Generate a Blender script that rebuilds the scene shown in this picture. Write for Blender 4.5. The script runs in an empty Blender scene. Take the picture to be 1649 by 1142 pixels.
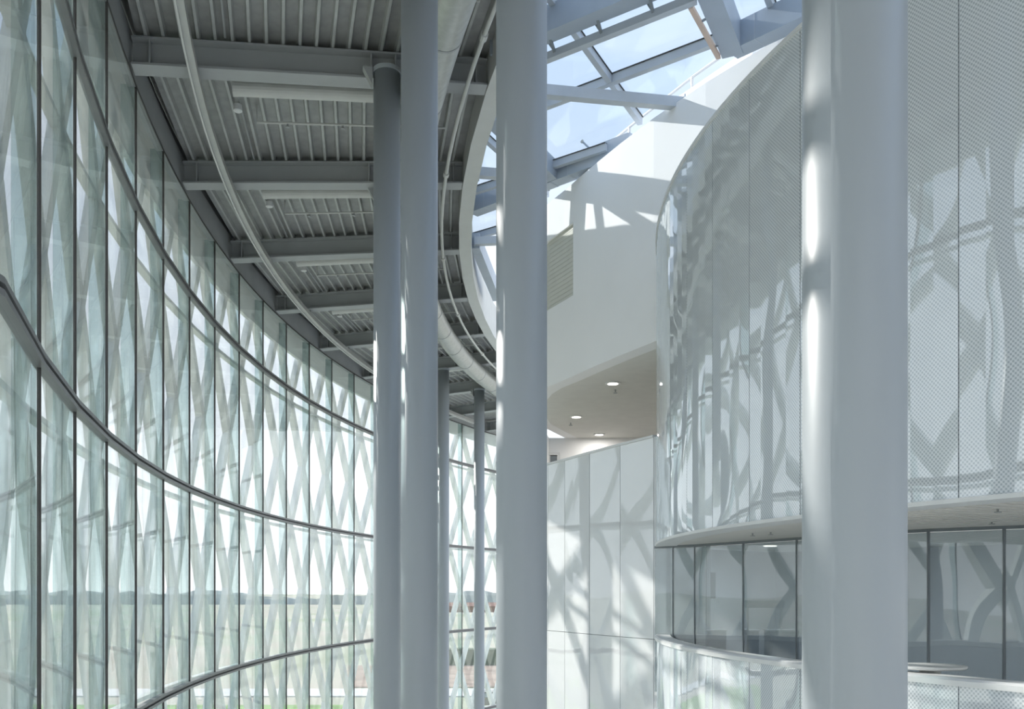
import bpy, math, random
from mathutils import Vector
random.seed(7)
sc = bpy.context.scene
COL = sc.collection
EZ = 9.0            # eye height above the hall floor; all heights below are given relative to the eye
FPX, CX0, HY = 1500.0, 824.5, 951.0
rad, deg = math.radians, math.degrees

# ------------------------------------------------------------------ camera, sky, sun, exposure
cam = bpy.data.objects.new('camera', bpy.data.cameras.new('camera'))
COL.objects.link(cam)
cam.location = (0, 0, EZ)
cam.rotation_euler = (math.pi / 2, 0, 0)
cam.data.sensor_fit = 'HORIZONTAL'
cam.data.sensor_width = 36.0
cam.data.lens = 36.0 * FPX / 1649.0
cam.data.shift_x = 0.0
cam.data.shift_y = (HY - 571.0) / 1649.0
cam.data.clip_start = 0.05
cam.data.clip_end = 4000
sc.camera = cam

W = bpy.data.worlds.new('sky'); sc.world = W
W.use_nodes = True
nt = W.node_tree; nt.nodes.clear()
def wn(t, **k):
    n = nt.nodes.new(t)
    for a, b in k.items(): setattr(n, a, b)
    return n
tc = wn('ShaderNodeTexCoord'); sep = wn('ShaderNodeSeparateXYZ')
nt.links.new(tc.outputs['Generated'], sep.inputs[0])
ramp = wn('ShaderNodeValToRGB')
ramp.color_ramp.elements[0].position = 0.0; ramp.color_ramp.elements[0].color = (0.93, 0.95, 0.97, 1)
ramp.color_ramp.elements[1].position = 1.0; ramp.color_ramp.elements[1].color = (0.38, 0.55, 0.88, 1)
e = ramp.color_ramp.elements.new(0.12); e.color = (0.86, 0.91, 0.95, 1)
e = ramp.color_ramp.elements.new(0.45); e.color = (0.54, 0.645, 0.80, 1)
nt.links.new(sep.outputs['Z'], ramp.inputs[0])
noi = wn('ShaderNodeTexNoise'); noi.inputs['Scale'].default_value = 2.6; noi.inputs['Detail'].default_value = 6
noi.inputs['Roughness'].default_value = 0.55; noi.inputs['Distortion'].default_value = 0.6
mp = wn('ShaderNodeMapping'); mp.inputs['Scale'].default_value = (1, 1, 2.4)
nt.links.new(tc.outputs['Generated'], mp.inputs[0]); nt.links.new(mp.outputs[0], noi.inputs['Vector'])
cr = wn('ShaderNodeValToRGB'); cr.color_ramp.elements[0].position = 0.5; cr.color_ramp.elements[1].position = 0.78
nt.links.new(noi.outputs[0], cr.inputs[0])
mx = wn('ShaderNodeMix', data_type='RGBA'); mx.inputs['B'].default_value = (0.97, 0.98, 1.0, 1)
mm = wn('ShaderNodeMath', operation='MULTIPLY'); mm.inputs[1].default_value = 0.7
nt.links.new(cr.outputs[0], mm.inputs[0]); nt.links.new(mm.outputs[0], mx.inputs['Factor']); nt.links.new(ramp.outputs[0], mx.inputs['A'])
bg = wn('ShaderNodeBackground'); bg.inputs['Strength'].default_value = 1.04
nt.links.new(mx.outputs['Result'], bg.inputs[0])
wo = wn('ShaderNodeOutputWorld'); nt.links.new(bg.outputs[0], wo.inputs[0])

SUN_AZ, SUN_EL = rad(50), rad(29.5)
sd = Vector((-math.sin(SUN_AZ) * math.cos(SUN_EL), math.cos(SUN_AZ) * math.cos(SUN_EL), math.sin(SUN_EL)))
sun = bpy.data.objects.new('sun', bpy.data.lights.new('sun', 'SUN')); COL.objects.link(sun)
sun.data.energy = 4.4; sun.data.angle = rad(0.6); sun.data.color = (1.0, 0.955, 0.89)
sun.rotation_euler = sd.to_track_quat('Z', 'Y').to_euler()
sun.location = (-60, 60, 80)

sc.view_settings.view_transform = 'Standard'
sc.view_settings.look = 'None'
sc.view_settings.gamma = 1
sc.view_settings.use_curve_mapping = False
sc.view_settings.exposure = 0.48
sc.cycles.max_bounces = 6
sc.cycles.diffuse_bounces = 3
sc.cycles.glossy_bounces = 3
sc.cycles.transparent_max_bounces = 28
sc.cycles.caustics_reflective = False
sc.cycles.caustics_refractive = False
sc.cycles.sample_clamp_indirect = 4.0
sc.cycles.use_adaptive_sampling = True
sc.cycles.adaptive_threshold = 0.05

# ------------------------------------------------------------------ materials
def mat_new(name):
    m = bpy.data.materials.new(name); m.use_nodes = True
    n = m.node_tree.nodes
    return m, m.node_tree, n['Principled BSDF'], n['Material Output']

def paint(name, col, rough=0.5, metal=0.0, var=0.06, scale=3.0, bump=0.0, bscale=60, coat=0.0, stretch=None):
    m, t, b, o = mat_new(name)
    no = t.nodes.new('ShaderNodeTexNoise'); no.inputs['Scale'].default_value = scale; no.inputs['Detail'].default_value = 5
    co = t.nodes.new('ShaderNodeTexCoord')
    if stretch:
        mpn = t.nodes.new('ShaderNodeMapping'); mpn.inputs['Scale'].default_value = stretch
        t.links.new(co.outputs['Object'], mpn.inputs[0]); t.links.new(mpn.outputs[0], no.inputs['Vector'])
    else:
        t.links.new(co.outputs['Object'], no.inputs['Vector'])
    r = t.nodes.new('ShaderNodeValToRGB')
    r.color_ramp.elements[0].position = 0.3; r.color_ramp.elements[1].position = 0.7
    r.color_ramp.elements[0].color = tuple(max(0, c * (1 - var)) for c in col) + (1,)
    r.color_ramp.elements[1].color = tuple(min(1, c * (1 + var)) for c in col) + (1,)
    t.links.new(no.outputs[0], r.inputs[0]); t.links.new(r.outputs[0], b.inputs['Base Color'])
    b.inputs['Roughness'].default_value = rough; b.inputs['Metallic'].default_value = metal
    b.inputs['Coat Weight'].default_value = coat
    if bump:
        n2 = t.nodes.new('ShaderNodeTexNoise'); n2.inputs['Scale'].default_value = bscale
        t.links.new(co.outputs['Object'], n2.inputs['Vector'])
        bp = t.nodes.new('ShaderNodeBump'); bp.inputs['Strength'].default_value = bump; bp.inputs['Distance'].default_value = 0.01
        t.links.new(n2.outputs[0], bp.inputs['Height']); t.links.new(bp.outputs[0], b.inputs['Normal'])
    return m

def glass(name, tint, base=0.05, power=4.0, rough=0.0, wave=0.0, frost=0.0, frost_col=(.7, .75, .76), gain=1.0, veil=False):
    """thin architectural glass: tinted transparency plus an angle-dependent mirror reflection"""
    m, t, b, o = mat_new(name)
    t.nodes.remove(b)
    N = t.nodes.new; L = t.links.new
    tr = N('ShaderNodeBsdfTransparent'); tr.inputs[0].default_value = tint + (1,)
    gl = N('ShaderNodeBsdfGlossy'); gl.inputs['Roughness'].default_value = rough; gl.inputs['Color'].default_value = (.92, .96, .96, 1)
    lw = N('ShaderNodeLayerWeight'); lw.inputs['Blend'].default_value = 0.5
    p = N('ShaderNodeMath'); p.operation = 'POWER'; p.inputs[1].default_value = power; L(lw.outputs['Facing'], p.inputs[0])
    q = N('ShaderNodeMath'); q.operation = 'MULTIPLY_ADD'; q.inputs[1].default_value = (1 - base) * gain; q.inputs[2].default_value = base; L(p.outputs[0], q.inputs[0])
    q.use_clamp = True
    src = tr.outputs[0]
    if frost:
        df = N('ShaderNodeBsdfTranslucent' if veil else 'ShaderNodeBsdfDiffuse'); df.inputs[0].default_value = frost_col + (1,)
        f = N('ShaderNodeMixShader'); f.inputs[0].default_value = frost; L(tr.outputs[0], f.inputs[1]); L(df.outputs[0], f.inputs[2]); src = f.outputs[0]
    mxs = N('ShaderNodeMixShader'); L(q.outputs[0], mxs.inputs[0]); L(src, mxs.inputs[1]); L(gl.outputs[0], mxs.inputs[2])
    if wave:
        co = N('ShaderNodeTexCoord'); no = N('ShaderNodeTexNoise'); no.inputs['Scale'].default_value = 0.55; no.inputs['Detail'].default_value = 1
        L(co.outputs['Object'], no.inputs['Vector'])
        bp = N('ShaderNodeBump'); bp.inputs['Strength'].default_value = wave; bp.inputs['Distance'].default_value = 0.05
        L(no.outputs[0], bp.inputs['Height']); L(bp.outputs[0], gl.inputs['Normal'])
    L(mxs.outputs[0], o.inputs[0])
    return m

def frit(name, glass_col, dot_col, pitch, dot, refl=0.22, wave=0.5, fade=0.0):
    """printed-dot glass panel: pale dots over a tinted pane, mirror-like wavy face; uv in metres"""
    m, t, b, o = mat_new(name)
    N = t.nodes.new; L = t.links.new
    uv = N('ShaderNodeUVMap'); s = N('ShaderNodeSeparateXYZ'); L(uv.outputs[0], s.inputs[0])
    def math_(op, a, bb=None, v=None):
        n = N('ShaderNodeMath'); n.operation = op; L(a, n.inputs[0])
        if bb is not None: L(bb, n.inputs[1])
        elif v is not None: n.inputs[1].default_value = v
        return n.outputs[0]
    a = math_('ADD', s.outputs[0], s.outputs[1]); d = math_('SUBTRACT', s.outputs[0], s.outputs[1])
    k = 2 * math.pi / (pitch * 1.414)
    sa = math_('SINE', math_('MULTIPLY', a, v=k)); sb = math_('SINE', math_('MULTIPLY', d, v=k))
    pr = math_('ADD', sa, sb)
    r = N('ShaderNodeMapRange'); r.inputs['From Min'].default_value = dot - 0.5; r.inputs['From Max'].default_value = dot + 0.5
    L(pr, r.inputs['Value'])
    mixc = N('ShaderNodeMix'); mixc.data_type = 'RGBA'
    mixc.inputs['A'].default_value = dot_col + (1,); mixc.inputs['B'].default_value = glass_col + (1,)
    L(r.outputs[0], mixc.inputs['Factor'])
    b.inputs['Roughness'].default_value = 0.55; b.inputs['Specular IOR Level'].default_value = 0.2
    L(mixc.outputs['Result'], b.inputs['Base Color'])
    gl = N('ShaderNodeBsdfGlossy'); gl.inputs['Roughness'].default_value = 0.015; gl.inputs['Color'].default_value = (.93, .97, 1, 1)
    co = N('ShaderNodeTexCoord'); mpn = N('ShaderNodeMapping'); mpn.inputs['Scale'].default_value = (1.0, 1.0, 0.75)
    L(co.outputs['Object'], mpn.inputs[0])
    no = N('ShaderNodeTexNoise'); no.inputs['Scale'].default_value = 0.75; no.inputs['Detail'].default_value = 0.0
    L(mpn.outputs[0], no.inputs['Vector'])
    bp = N('ShaderNodeBump'); bp.inputs['Strength'].default_value = wave; bp.inputs['Distance'].default_value = 0.06
    L(no.outputs[0], bp.inputs['Height']); L(bp.outputs[0], gl.inputs['Normal'])
    lw = N('ShaderNodeLayerWeight'); lw.inputs['Blend'].default_value = 0.5
    p = N('ShaderNodeMath'); p.operation = 'POWER'; p.inputs[1].default_value = 4.0; L(lw.outputs['Facing'], p.inputs[0])
    q = N('ShaderNodeMath'); q.operation = 'MULTIPLY_ADD'; q.inputs[1].default_value = 0.7; q.inputs[2].default_value = refl; L(p.outputs[0], q.inputs[0]); q.use_clamp = True
    ms = N('ShaderNodeMixShader'); L(q.outputs[0], ms.inputs[0]); L(b.outputs[0], ms.inputs[1]); L(gl.outputs[0], ms.inputs[2])
    L(ms.outputs[0], o.inputs[0])
    return m

def emit(name, col, st):
    m, t, b, o = mat_new(name)
    b.inputs['Base Color'].default_value = col + (1,); b.inputs['Emission Color'].default_value = col + (1,); b.inputs['Emission Strength'].default_value = st
    return m

def translucent_white(name, col, f):
    m, t, b, o = mat_new(name)
    N = t.nodes.new; L = t.links.new
    b.inputs['Base Color'].default_value = col + (1,); b.inputs['Roughness'].default_value = 0.5
    no = N('ShaderNodeTexNoise'); no.inputs['Scale'].default_value = 1.3
    r = N('ShaderNodeValToRGB'); r.color_ramp.elements[0].color = tuple(c * .93 for c in col) + (1,); r.color_ramp.elements[1].color = col + (1,)
    L(no.outputs[0], r.inputs[0]); L(r.outputs[0], b.inputs['Base Color'])
    tl = N('ShaderNodeBsdfTranslucent'); tl.inputs[0].default_value = col + (1,)
    ms = N('ShaderNodeMixShader'); ms.inputs[0].default_value = f; L(b.outputs[0], ms.inputs[1]); L(tl.outputs[0], ms.inputs[2]); L(ms.outputs[0], o.inputs[0])
    return m

M = {}
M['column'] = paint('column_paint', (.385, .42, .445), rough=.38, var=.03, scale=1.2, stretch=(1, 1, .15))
M['steel'] = paint('grey_steel_paint', (.37, .385, .385), rough=.5, var=.05, scale=2)
M['deck'] = paint('galvanised_deck', (.33, .335, .325), rough=.45, metal=.2, var=.12, scale=5)
M['rib'] = paint('deck_rib_metal', (.46, .475, .46), rough=.42, metal=.2, var=.08, scale=5)
M['ringpaint'] = paint('ring_soffit_paint', (.62, .63, .61), rough=.6, var=.03)
M['track'] = paint('track_aluminium', (.50, .50, .48), rough=.4, metal=.3, var=.05)
M['duct'] = paint('spiral_duct_zinc', (.46, .475, .455), rough=.40, metal=.4, var=.08, scale=9)
M['pale'] = paint('pale_grey_paint', (.56, .57, .54), rough=.5, var=.04)
M['white'] = paint('white_plaster', (.93, .93, .925), rough=.8, var=.02, scale=.6, bump=.03, bscale=40)
M['whitemetal'] = paint('white_metal', (.78, .79, .785), rough=.35, var=.03)
M['mullion'] = paint('dark_bronze_mullion', (.055, .05, .048), rough=.45, var=.1)
M['transom'] = paint('grey_transom', (.21, .215, .215), rough=.4, metal=.2, var=.08)
M['groove'] = paint('transom_gasket', (.06, .062, .062), rough=.6, var=.05)
M['skysteel'] = paint('skylight_box_steel', (.40, .455, .52), rough=.42, var=.05, scale=1.5)
M['skybar'] = paint('skylight_bar', (.50, .54, .58), rough=.4, var=.05)
M['beige'] = paint('beige_screen', (.66, .655, .585), rough=.75, var=.03)
M['soffit'] = paint('white_soffit', (.76, .75, .71), rough=.75, var=.03)
M['joint'] = paint('panel_joint', (.22, .25, .27), rough=.5, var=.05)
M['dark'] = paint('dark_rubber', (.03, .032, .034), rough=.6, var=.1)
M['floor'] = paint('polished_concrete', (.82, .82, .81), rough=.5, var=.08, scale=.7)
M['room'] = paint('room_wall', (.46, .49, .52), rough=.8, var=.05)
M['tabletop'] = paint('laminate_table', (.72, .73, .72), rough=.3, var=.02)
M['glass'] = glass('facade_glass', (.960, .970, .972), base=.03, power=5.0, wave=.04, gain=.6, frost=.055, frost_col=(.82, .89, .87), veil=True)
M['fin'] = glass('fin_glass', (.76, .84, .835), base=.03, power=5.0, frost=.06, frost_col=(.45, .52, .52), gain=.6)
M['roofglass'] = glass('skylight_glass', (.93, .96, .98), base=.03, power=5.0)
M['roomglass'] = glass('balcony_glass', (.74, .79, .82), base=.10, power=4.0, wave=.4, frost=.34, frost_col=(.50, .54, .55))
M['frit'] = frit('fritted_panel', (.50, .55, .59), (.84, .875, .90), .030, 0.25, refl=.17, wave=.5)
M['fritlow'] = frit('fritted_lower_panel', (.76, .79, .81), (.88, .89, .89), .030, 0.3, refl=.10, wave=.3)
M['lattice'] = translucent_white('lattice_white', (.84, .87, .85), .26)
M['lamp'] = emit('warm_lamp', (1.0, .93, .82), 3.0)

# ------------------------------------------------------------------ mesh helpers
LOC = {}
def props(o, label, cat, group, kind):
    if label: o['label'] = label
    if cat: o['category'] = cat
    if group: o['group'] = group
    if kind: o['kind'] = kind

def mk(name, V, F, mat, parent=None, label=None, cat=None, group=None, kind=None, uv=None, smooth=False):
    V = [(v[0], v[1], v[2] + EZ) for v in V]
    if parent is None:
        n = len(V); base = (sum(v[0] for v in V) / n, sum(v[1] for v in V) / n, min(v[2] for v in V))
    else:
        base = LOC[parent.name]
    me = bpy.data.meshes.new(name)
    me.from_pydata([(v[0] - base[0], v[1] - base[1], v[2] - base[2]) for v in V], [], F)
    if uv is not None:
        l = me.uv_layers.new(name='UVMap')
        for p in me.polygons:
            for li in p.loop_indices:
                l.data[li].uv = uv[me.loops[li].vertex_index]
    if smooth:
        for p in me.polygons: p.use_smooth = True
    me.materials.append(mat)
    o = bpy.data.objects.new(name, me); COL.objects.link(o)
    if parent is None: o.location = base
    else: o.parent = parent
    LOC[o.name] = base
    props(o, label, cat, group, kind)
    return o

def thing(name, base, label=None, cat=None, group=None, kind=None):
    o = bpy.data.objects.new(name, None); COL.objects.link(o)
    o.empty_display_size = .3
    o.location = (base[0], base[1], base[2] + EZ); LOC[o.name] = tuple(o.location)
    props(o, label, cat, group, kind)
    return o

BOXF = [(0, 3, 2, 1), (4, 5, 6, 7), (0, 1, 5, 4), (1, 2, 6, 5), (2, 3, 7, 6), (3, 0, 4, 7)]
def prism(quad, z0, z1):
    return [(x, y, z0) for x, y in quad] + [(x, y, z1) for x, y in quad], BOXF
def box(x0, x1, y0, y1, z0, z1):
    return prism([(x0, y0), (x1, y0), (x1, y1), (x0, y1)], z0, z1)
def bar(A, B, w, h, up=(0, 0, 1), cz=0.0):
    """box bar from A to B, w wide, h tall, centred"""
    A, B = Vector(A), Vector(B); d = (B - A).normalized(); s = d.cross(Vector(up))
    if s.length < 1e-4: s = d.cross(Vector((1, 0, 0)))
    s.normalize(); u = s.cross(d).normalized()
    s *= w / 2; u *= h / 2
    V = [tuple(P) for E0 in (A, B) for P in (E0 - s - u, E0 + s - u, E0 + s + u, E0 - s + u)]
    return V, [(0, 1, 2, 3), (7, 6, 5, 4), (0, 4, 5, 1), (1, 5, 6, 2), (2, 6, 7, 3), (3, 7, 4, 0)]
def join(*parts):
    V, F = [], []
    for v, f in parts:
        n = len(V); V += list(v); F += [tuple(i + n for i in q) for q in f]
    return V, F
def tube(P, r, n=10, caps=True):
    P = [Vector(p) for p in P]; V, F = [], []
    for i, p in enumerate(P):
        d = (P[min(i + 1, len(P) - 1)] - P[max(i - 1, 0)]).normalized()
        s = d.cross(Vector((0, 0, 1)))
        if s.length < 1e-3: s = d.cross(Vector((1, 0, 0)))
        s.normalize(); u = s.cross(d)
        for k in range(n):
            a = 2 * math.pi * k / n
            V.append(tuple(p + s * math.cos(a) * r + u * math.sin(a) * r))
    for i in range(len(P) - 1):
        for k in range(n):
            F.append((i * n + k, i * n + (k + 1) % n, (i + 1) * n + (k + 1) % n, (i + 1) * n + k))
    if caps:
        F.append(tuple(reversed(range(n)))); F.append(tuple(range((len(P) - 1) * n, len(P) * n)))
    return V, F
def lathe(prof, cx, cy, n=48):
    V, F = [], []
    for r, z in prof:
        for k in range(n):
            a = 2 * math.pi * k / n; V.append((cx + r * math.cos(a), cy + r * math.sin(a), z))
    for i in range(len(prof) - 1):
        for k in range(n):
            F.append((i * n + k, i * n + (k + 1) % n, (i + 1) * n + (k + 1) % n, (i + 1) * n + k))
    F.append(tuple(reversed(range(n)))); F.append(tuple(range((len(prof) - 1) * n, len(prof) * n)))
    return V, F
def sweep(prof, pts, closed_ends=True):
    """closed profile [(offset, z)] along plan points [(P, outward normal)]"""
    V, F = [], []; m = len(prof)
    for (p, nn) in pts:
        for off, z in prof: V.append((p[0] + nn[0] * off, p[1] + nn[1] * off, z))
    for i in range(len(pts) - 1):
        for k in range(m):
            F.append((i * m + k, i * m + (k + 1) % m, (i + 1) * m + (k + 1) % m, (i + 1) * m + k))
    if closed_ends:
        F.append(tuple(reversed(range(m)))); F.append(tuple(range((len(pts) - 1) * m, len(pts) * m)))
    return V, F
def rect(o0, o1, z0, z1): return [(o0, z0), (o1, z0), (o1, z1), (o0, z1)]

# ------------------------------------------------------------------ the plan
CC = (43.45, 24.87); RF = 50.53; PH = rad(-.86); DA = 2.25 / RF
def pol(r, a): return (CC[0] - r * math.cos(a), CC[1] + r * math.sin(a))
def fpn(i, off=0.0):
    """plan point and outward normal of the curtain wall at mullion index i"""
    if i >= -8:
        a = PH + i * DA
        n = (-math.cos(a), math.sin(a)); p = pol(RF, a)
    else:
        p8 = pol(RF, PH - 8 * DA); d = (.03, -1.0); t = (-8 - i) * 2.25
        p = (p8[0] + d[0] * t, p8[1] + d[1] * t); n = (-1.0, -.03)
    return (p[0] + n[0] * off, p[1] + n[1] * off), n
I0, I1 = -15, 14
HT, LEV = 8.23, [6.25, 2.14, -1.985, -6.1]
FL = -9.0
RRING0, RRING1 = 44.8, 44.5
def rise(r): return .29 * (50.5 - r) / 5.7
def zbeam(r): return HT + rise(r)
BA = [rad(-11.6 + 4.9 * j) for j in range(-3, 9)]     # beam angles; BA[3] is the first one in view
def px(X, Y): return CX0 + FPX * X / Y

# ------------------------------------------------------------------ floor, ground, back wall
V, F = prism([(-3.2, -12), (30, -12), (30, 52), (-3.2, 52)], FL - .3, FL)
fpts = [fpn(i, .1)[0] for i in range(I0, I1 + 1)]
poly = fpts + [(30, fpts[-1][1]), (30, fpts[0][1])]
n = len(poly)
mk('floor', [(x, y, FL - .3) for x, y in poly] + [(x, y, FL) for x, y in poly],
   [tuple(range(n)), tuple(range(2 * n - 1, n - 1, -1))] + [(i, i + n, (i + 1) % n + n, (i + 1) % n) for i in range(n)], M['floor'], kind='structure')
p0 = fpn(I0)[0]
mk('wall_back', *box(p0[0], 30, p0[1] - .3, p0[1], FL, 9.6), M['white'], kind='structure')

# ------------------------------------------------------------------ curtain wall on the left
wall = thing('wall_left', (fpn(0)[0][0], fpn(0)[0][1], FL), kind='structure')
rows = [FL] + LEV[::-1] + [HT]
for i in range(I0, I1):
    A, nA = fpn(i); B, nB = fpn(i + 1)
    for r in range(len(rows) - 1):
        z0, z1 = rows[r] + .02, rows[r + 1] - .02
        mk('glass_pane', *sweep(rect(-.012, .012, z0, z1), [(A, nA), (B, nB)]), M['glass'], wall)
    for z in LEV:
        tr = mk('transom', *sweep([(-.07, z - .07), (-.07, z - .02), (-.03, z - .02), (-.03, z + .02), (-.07, z + .02), (-.07, z + .07), (.03, z + .07), (.03, z - .07)], [(A, nA), (B, nB)]), M['transom'], wall)
        if i < 8 and i > -10:
            mk('gasket', *sweep(rect(-.034, -.028, z - .018, z + .018), [(A, nA), (B, nB)]), M['groove'], tr)
for i in range(I0, I1 + 1):
    A, nn = fpn(i); t = (-nn[1], nn[0])
    q = lambda o0, o1, w: [(A[0] + nn[0] * o + t[0] * s, A[1] + nn[1] * o + t[1] * s) for o, s in ((o0, -w), (o1, -w), (o1, w), (o0, w))]
    mk('mullion', *prism(q(-.030, .006, .010), FL, HT), M['mullion'], wall)
    mk('glass_fin', *prism(q(.012, .22, .010), FL, HT), M['fin'], wall)
# head channel and the grey edge beam that closes the wall to the roof deck
pts = [fpn(i / 2) for i in range(I0 * 2, I1 * 2 + 1)]
mk('trim_1', *sweep([(-.022, HT - .03), (-.022, 8.85), (.12, 9.28), (.12, HT - .03)], pts), M['steel'], kind='structure')
mk('trim_2', *sweep(rect(-.034, -.02, HT - .05, HT - .015), pts), M['mullion'], kind='structure')
mk('baseboard_left', *sweep(rect(-.14, -.04, FL, FL + .15), pts), M['transom'], kind='structure')

# outer lattice screen
OFF, BD, BW, PHASE = .47, .17, .14, .86
lat = thing('lattice_screen', (fpn(0, .5)[0][0], fpn(0, .5)[0][1], FL), 'white diagonal lattice screen standing outside the curved glass wall', 'lattice screen')
PANEL = 4.12
def lnode(u, z):
    p, nn = fpn(u, OFF); return p, nn, (nn[1], -nn[0])
def lbar(u0, z0, u1, z1):
    V = []
    for u, z in ((u0, z0), (u1, z1)):
        p, nn, t = lnode(u, z)
        V += [(p[0] + t[0] * s + nn[0] * o, p[1] + t[1] * s + nn[1] * o, z) for s, o in ((-BW, 0), (BW, 0), (BW, BD), (-BW, BD))]
    return V, BOXF
zt = [LEV[3] - PANEL * .704, LEV[3], LEV[2], LEV[1], LEV[0], HT + .15]
for i in range(-13, 13):
    for k in range(len(zt) - 1):
        z0, z1 = zt[k], zt[k + 1]
        f0 = (z0 - LEV[0]) / PANEL; f1 = (z1 - LEV[0]) / PANEL
        for s in (1, -1):
            fr0 = f0 - math.floor(f0 + 1e-6) if k == 0 else 0.0
            d = (z1 - z0) / PANEL
            u0 = i + PHASE + s * (0.0 if k else -d); u1 = u0 + s * d
            if k == 0: u1 = i + PHASE
            mk('diagonal_bar', *lbar(u0, z0, u1, z1), M['lattice'], lat)
for i in range(-14, 13):
    A, nA = fpn(i, 0); B, nB = fpn(i + 1, 0)
    for z in LEV:
        mk('ledge', *sweep(rect(.45, .60, z - .12, z - .04), [(A, nA), (B, nB)]), M['lattice'], lat)
    mk('outer_fascia', *sweep(rect(.44, .54, 7.75, 9.28), [(A, nA), (B, nB)]), M['lattice'], lat)

# ------------------------------------------------------------------ ceiling: ribbed deck between the beams
# roof slab over the deck and over the hall behind the camera
ring_pts = [pol(RRING1, rad(a)) for a in range(-34, 26, 1)]
out_pts = [fpn(i / 1.0, .5)[0] for i in range(I0, I1 + 1)]
ceil = thing('ceiling', (0, 18, 9.0), kind='structure')
# outline strip between the facade and the ring
def band(n):
    a = []
    for k in range(n + 1):
        t = k / n
        i = I0 + (I1 - I0) * t
        a.append(fpn(i, .55)[0])
    return a
SL = [fpn(I0 + (I1 - I0) * k / 58, .55)[0] for k in range(59)]
def ring_of(p):
    a = math.atan2(p[1] - CC[1], CC[0] - p[0]); return pol(RRING1 + .02, max(a, rad(-44)))
V, F = [], []
for p in SL:
    q = ring_of(p)
    V += [(p[0], p[1], 9.30), (q[0], q[1], 9.30), (q[0], q[1], 9.60), (p[0], p[1], 9.60)]
for k in range(58):
    b = 4 * k
    for j in range(4): F.append((b + j, b + (j + 1) % 4, b + 4 + (j + 1) % 4, b + 4 + j))
mk('roof_slab', V, F, M['deck'], ceil)
# slab over the area behind the camera
mk('roof_slab', *prism([(ring_of(SL[0])[0] - 1, p0[1] - .3), (30, p0[1] - .3), (30, -2.0), (8.0, -2.0)], 9.30, 9.6), M['deck'], ceil)
def zdeck(r): return zbeam(r) + .46
for j in range(len(BA) - 1):
    a0, a1 = BA[j], BA[j + 1]
    V = []
    for r in (50.42, RRING0 - .05):
        for a in (a0, a1):
            x, y = pol(r, a); V.append((x, y, zdeck(r) + .1))
    mk('deck_sheet', V + [(x, y, z + .03) for x, y, z in V], [(0, 1, 3, 2), (4, 6, 7, 5), (0, 4, 5, 1), (1, 5, 7, 3), (3, 7, 6, 2), (2, 6, 4, 0)], M['deck'], ceil)
    if not (1 <= j <= 9): continue
    far = []
    for k in range(21):
        r = 45.02 + k * .262
        z = zdeck(r) + .1
        ends = []
        for a, sgn in ((a0, 1), (a1, -1)):
            ends.append(a + sgn * .012 / r)
        V = []
        for a in ends:
            for dr, dz in ((-.045, 0), (.045, 0), (.022, -.095), (-.022, -.095)):
                x, y = pol(r + dr, a); V.append((x, y, z + dz))
        if j <= 7: mk('deck_rib', V, BOXF, M['rib'], ceil)
        else: far.append((V, BOXF))
    if far: mk('deck_rib', *join(*far), M['rib'], ceil, kind='stuff')

# ring soffit at the edge of the skylight
V, F = [], []
ra = [BA[0] - (BA[1] - BA[0])] + BA + [BA[-1] + (BA[1] - BA[0])]
ra = sorted(set(ra + [(a + b) / 2 for a, b in zip(ra, ra[1:])]))
zr = zbeam(44.65)
V, F = sweep([(0, zr - .02), (RRING0 - RRING1, zr - .02), (RRING0 - RRING1, 9.3), (0, 9.6)], [(pol(RRING1, a), (-math.cos(a), math.sin(a))) for a in ra])
mk('trim_3', V, F, M['ringpaint'], kind='structure')

# ------------------------------------------------------------------ roof beams
ORD = ['first', 'second', 'third', 'fourth', 'fifth', 'sixth', 'seventh', 'eighth', 'ninth']
def radial_box(a, r0, r1, w, zf0, zf1, dth=0.0):
    V = []
    for zf in (zf0, zf1):
        for r, s in ((r0, -1), (r0, 1), (r1, 1), (r1, -1)):
            x, y = pol(r, a); tx, ty = math.sin(a), math.cos(a)
            V.append((x + tx * (s * w / 2 + dth), y + ty * (s * w / 2 + dth), zf(r)))
    return V, BOXF
for j, a in enumerate(BA):
    k = j - 3
    lab = (f'{ORD[k]} grey steel roof beam counting back from the top of the picture' if k >= 0 else
           ['grey steel roof beam over the widest near column', 'grey steel roof beam over the second widest column', 'grey steel roof beam just above the top edge of the picture'][j])
    x, y = pol(47.5, a)
    t = thing('roof_beam', (x, y, zbeam(47.5)), lab, 'beam', 'roof beams under the deck')
    r0, r1 = 50.47, RRING0 + .01
    mk('bottom_flange', *radial_box(a, r0, r1, .34, lambda r: zbeam(r), lambda r: zbeam(r) + .035), M['steel'], t)
    mk('top_flange', *radial_box(a, r0, r1, .34, lambda r: zbeam(r) + .42, lambda r: zbeam(r) + .45), M['steel'], t)
    mk('web', *radial_box(a, r0, r1, .03, lambda r: zbeam(r) + .035, lambda r: zbeam(r) + .42), M['steel'], t)
    for rr in (50.2, 46.75, 46.35, 45.0):
        mk('stiffener', *radial_box(a, rr + .012, rr - .012, .30, lambda r: zbeam(r) + .035, lambda r: zbeam(r) + .42), M['steel'], t)

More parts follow.
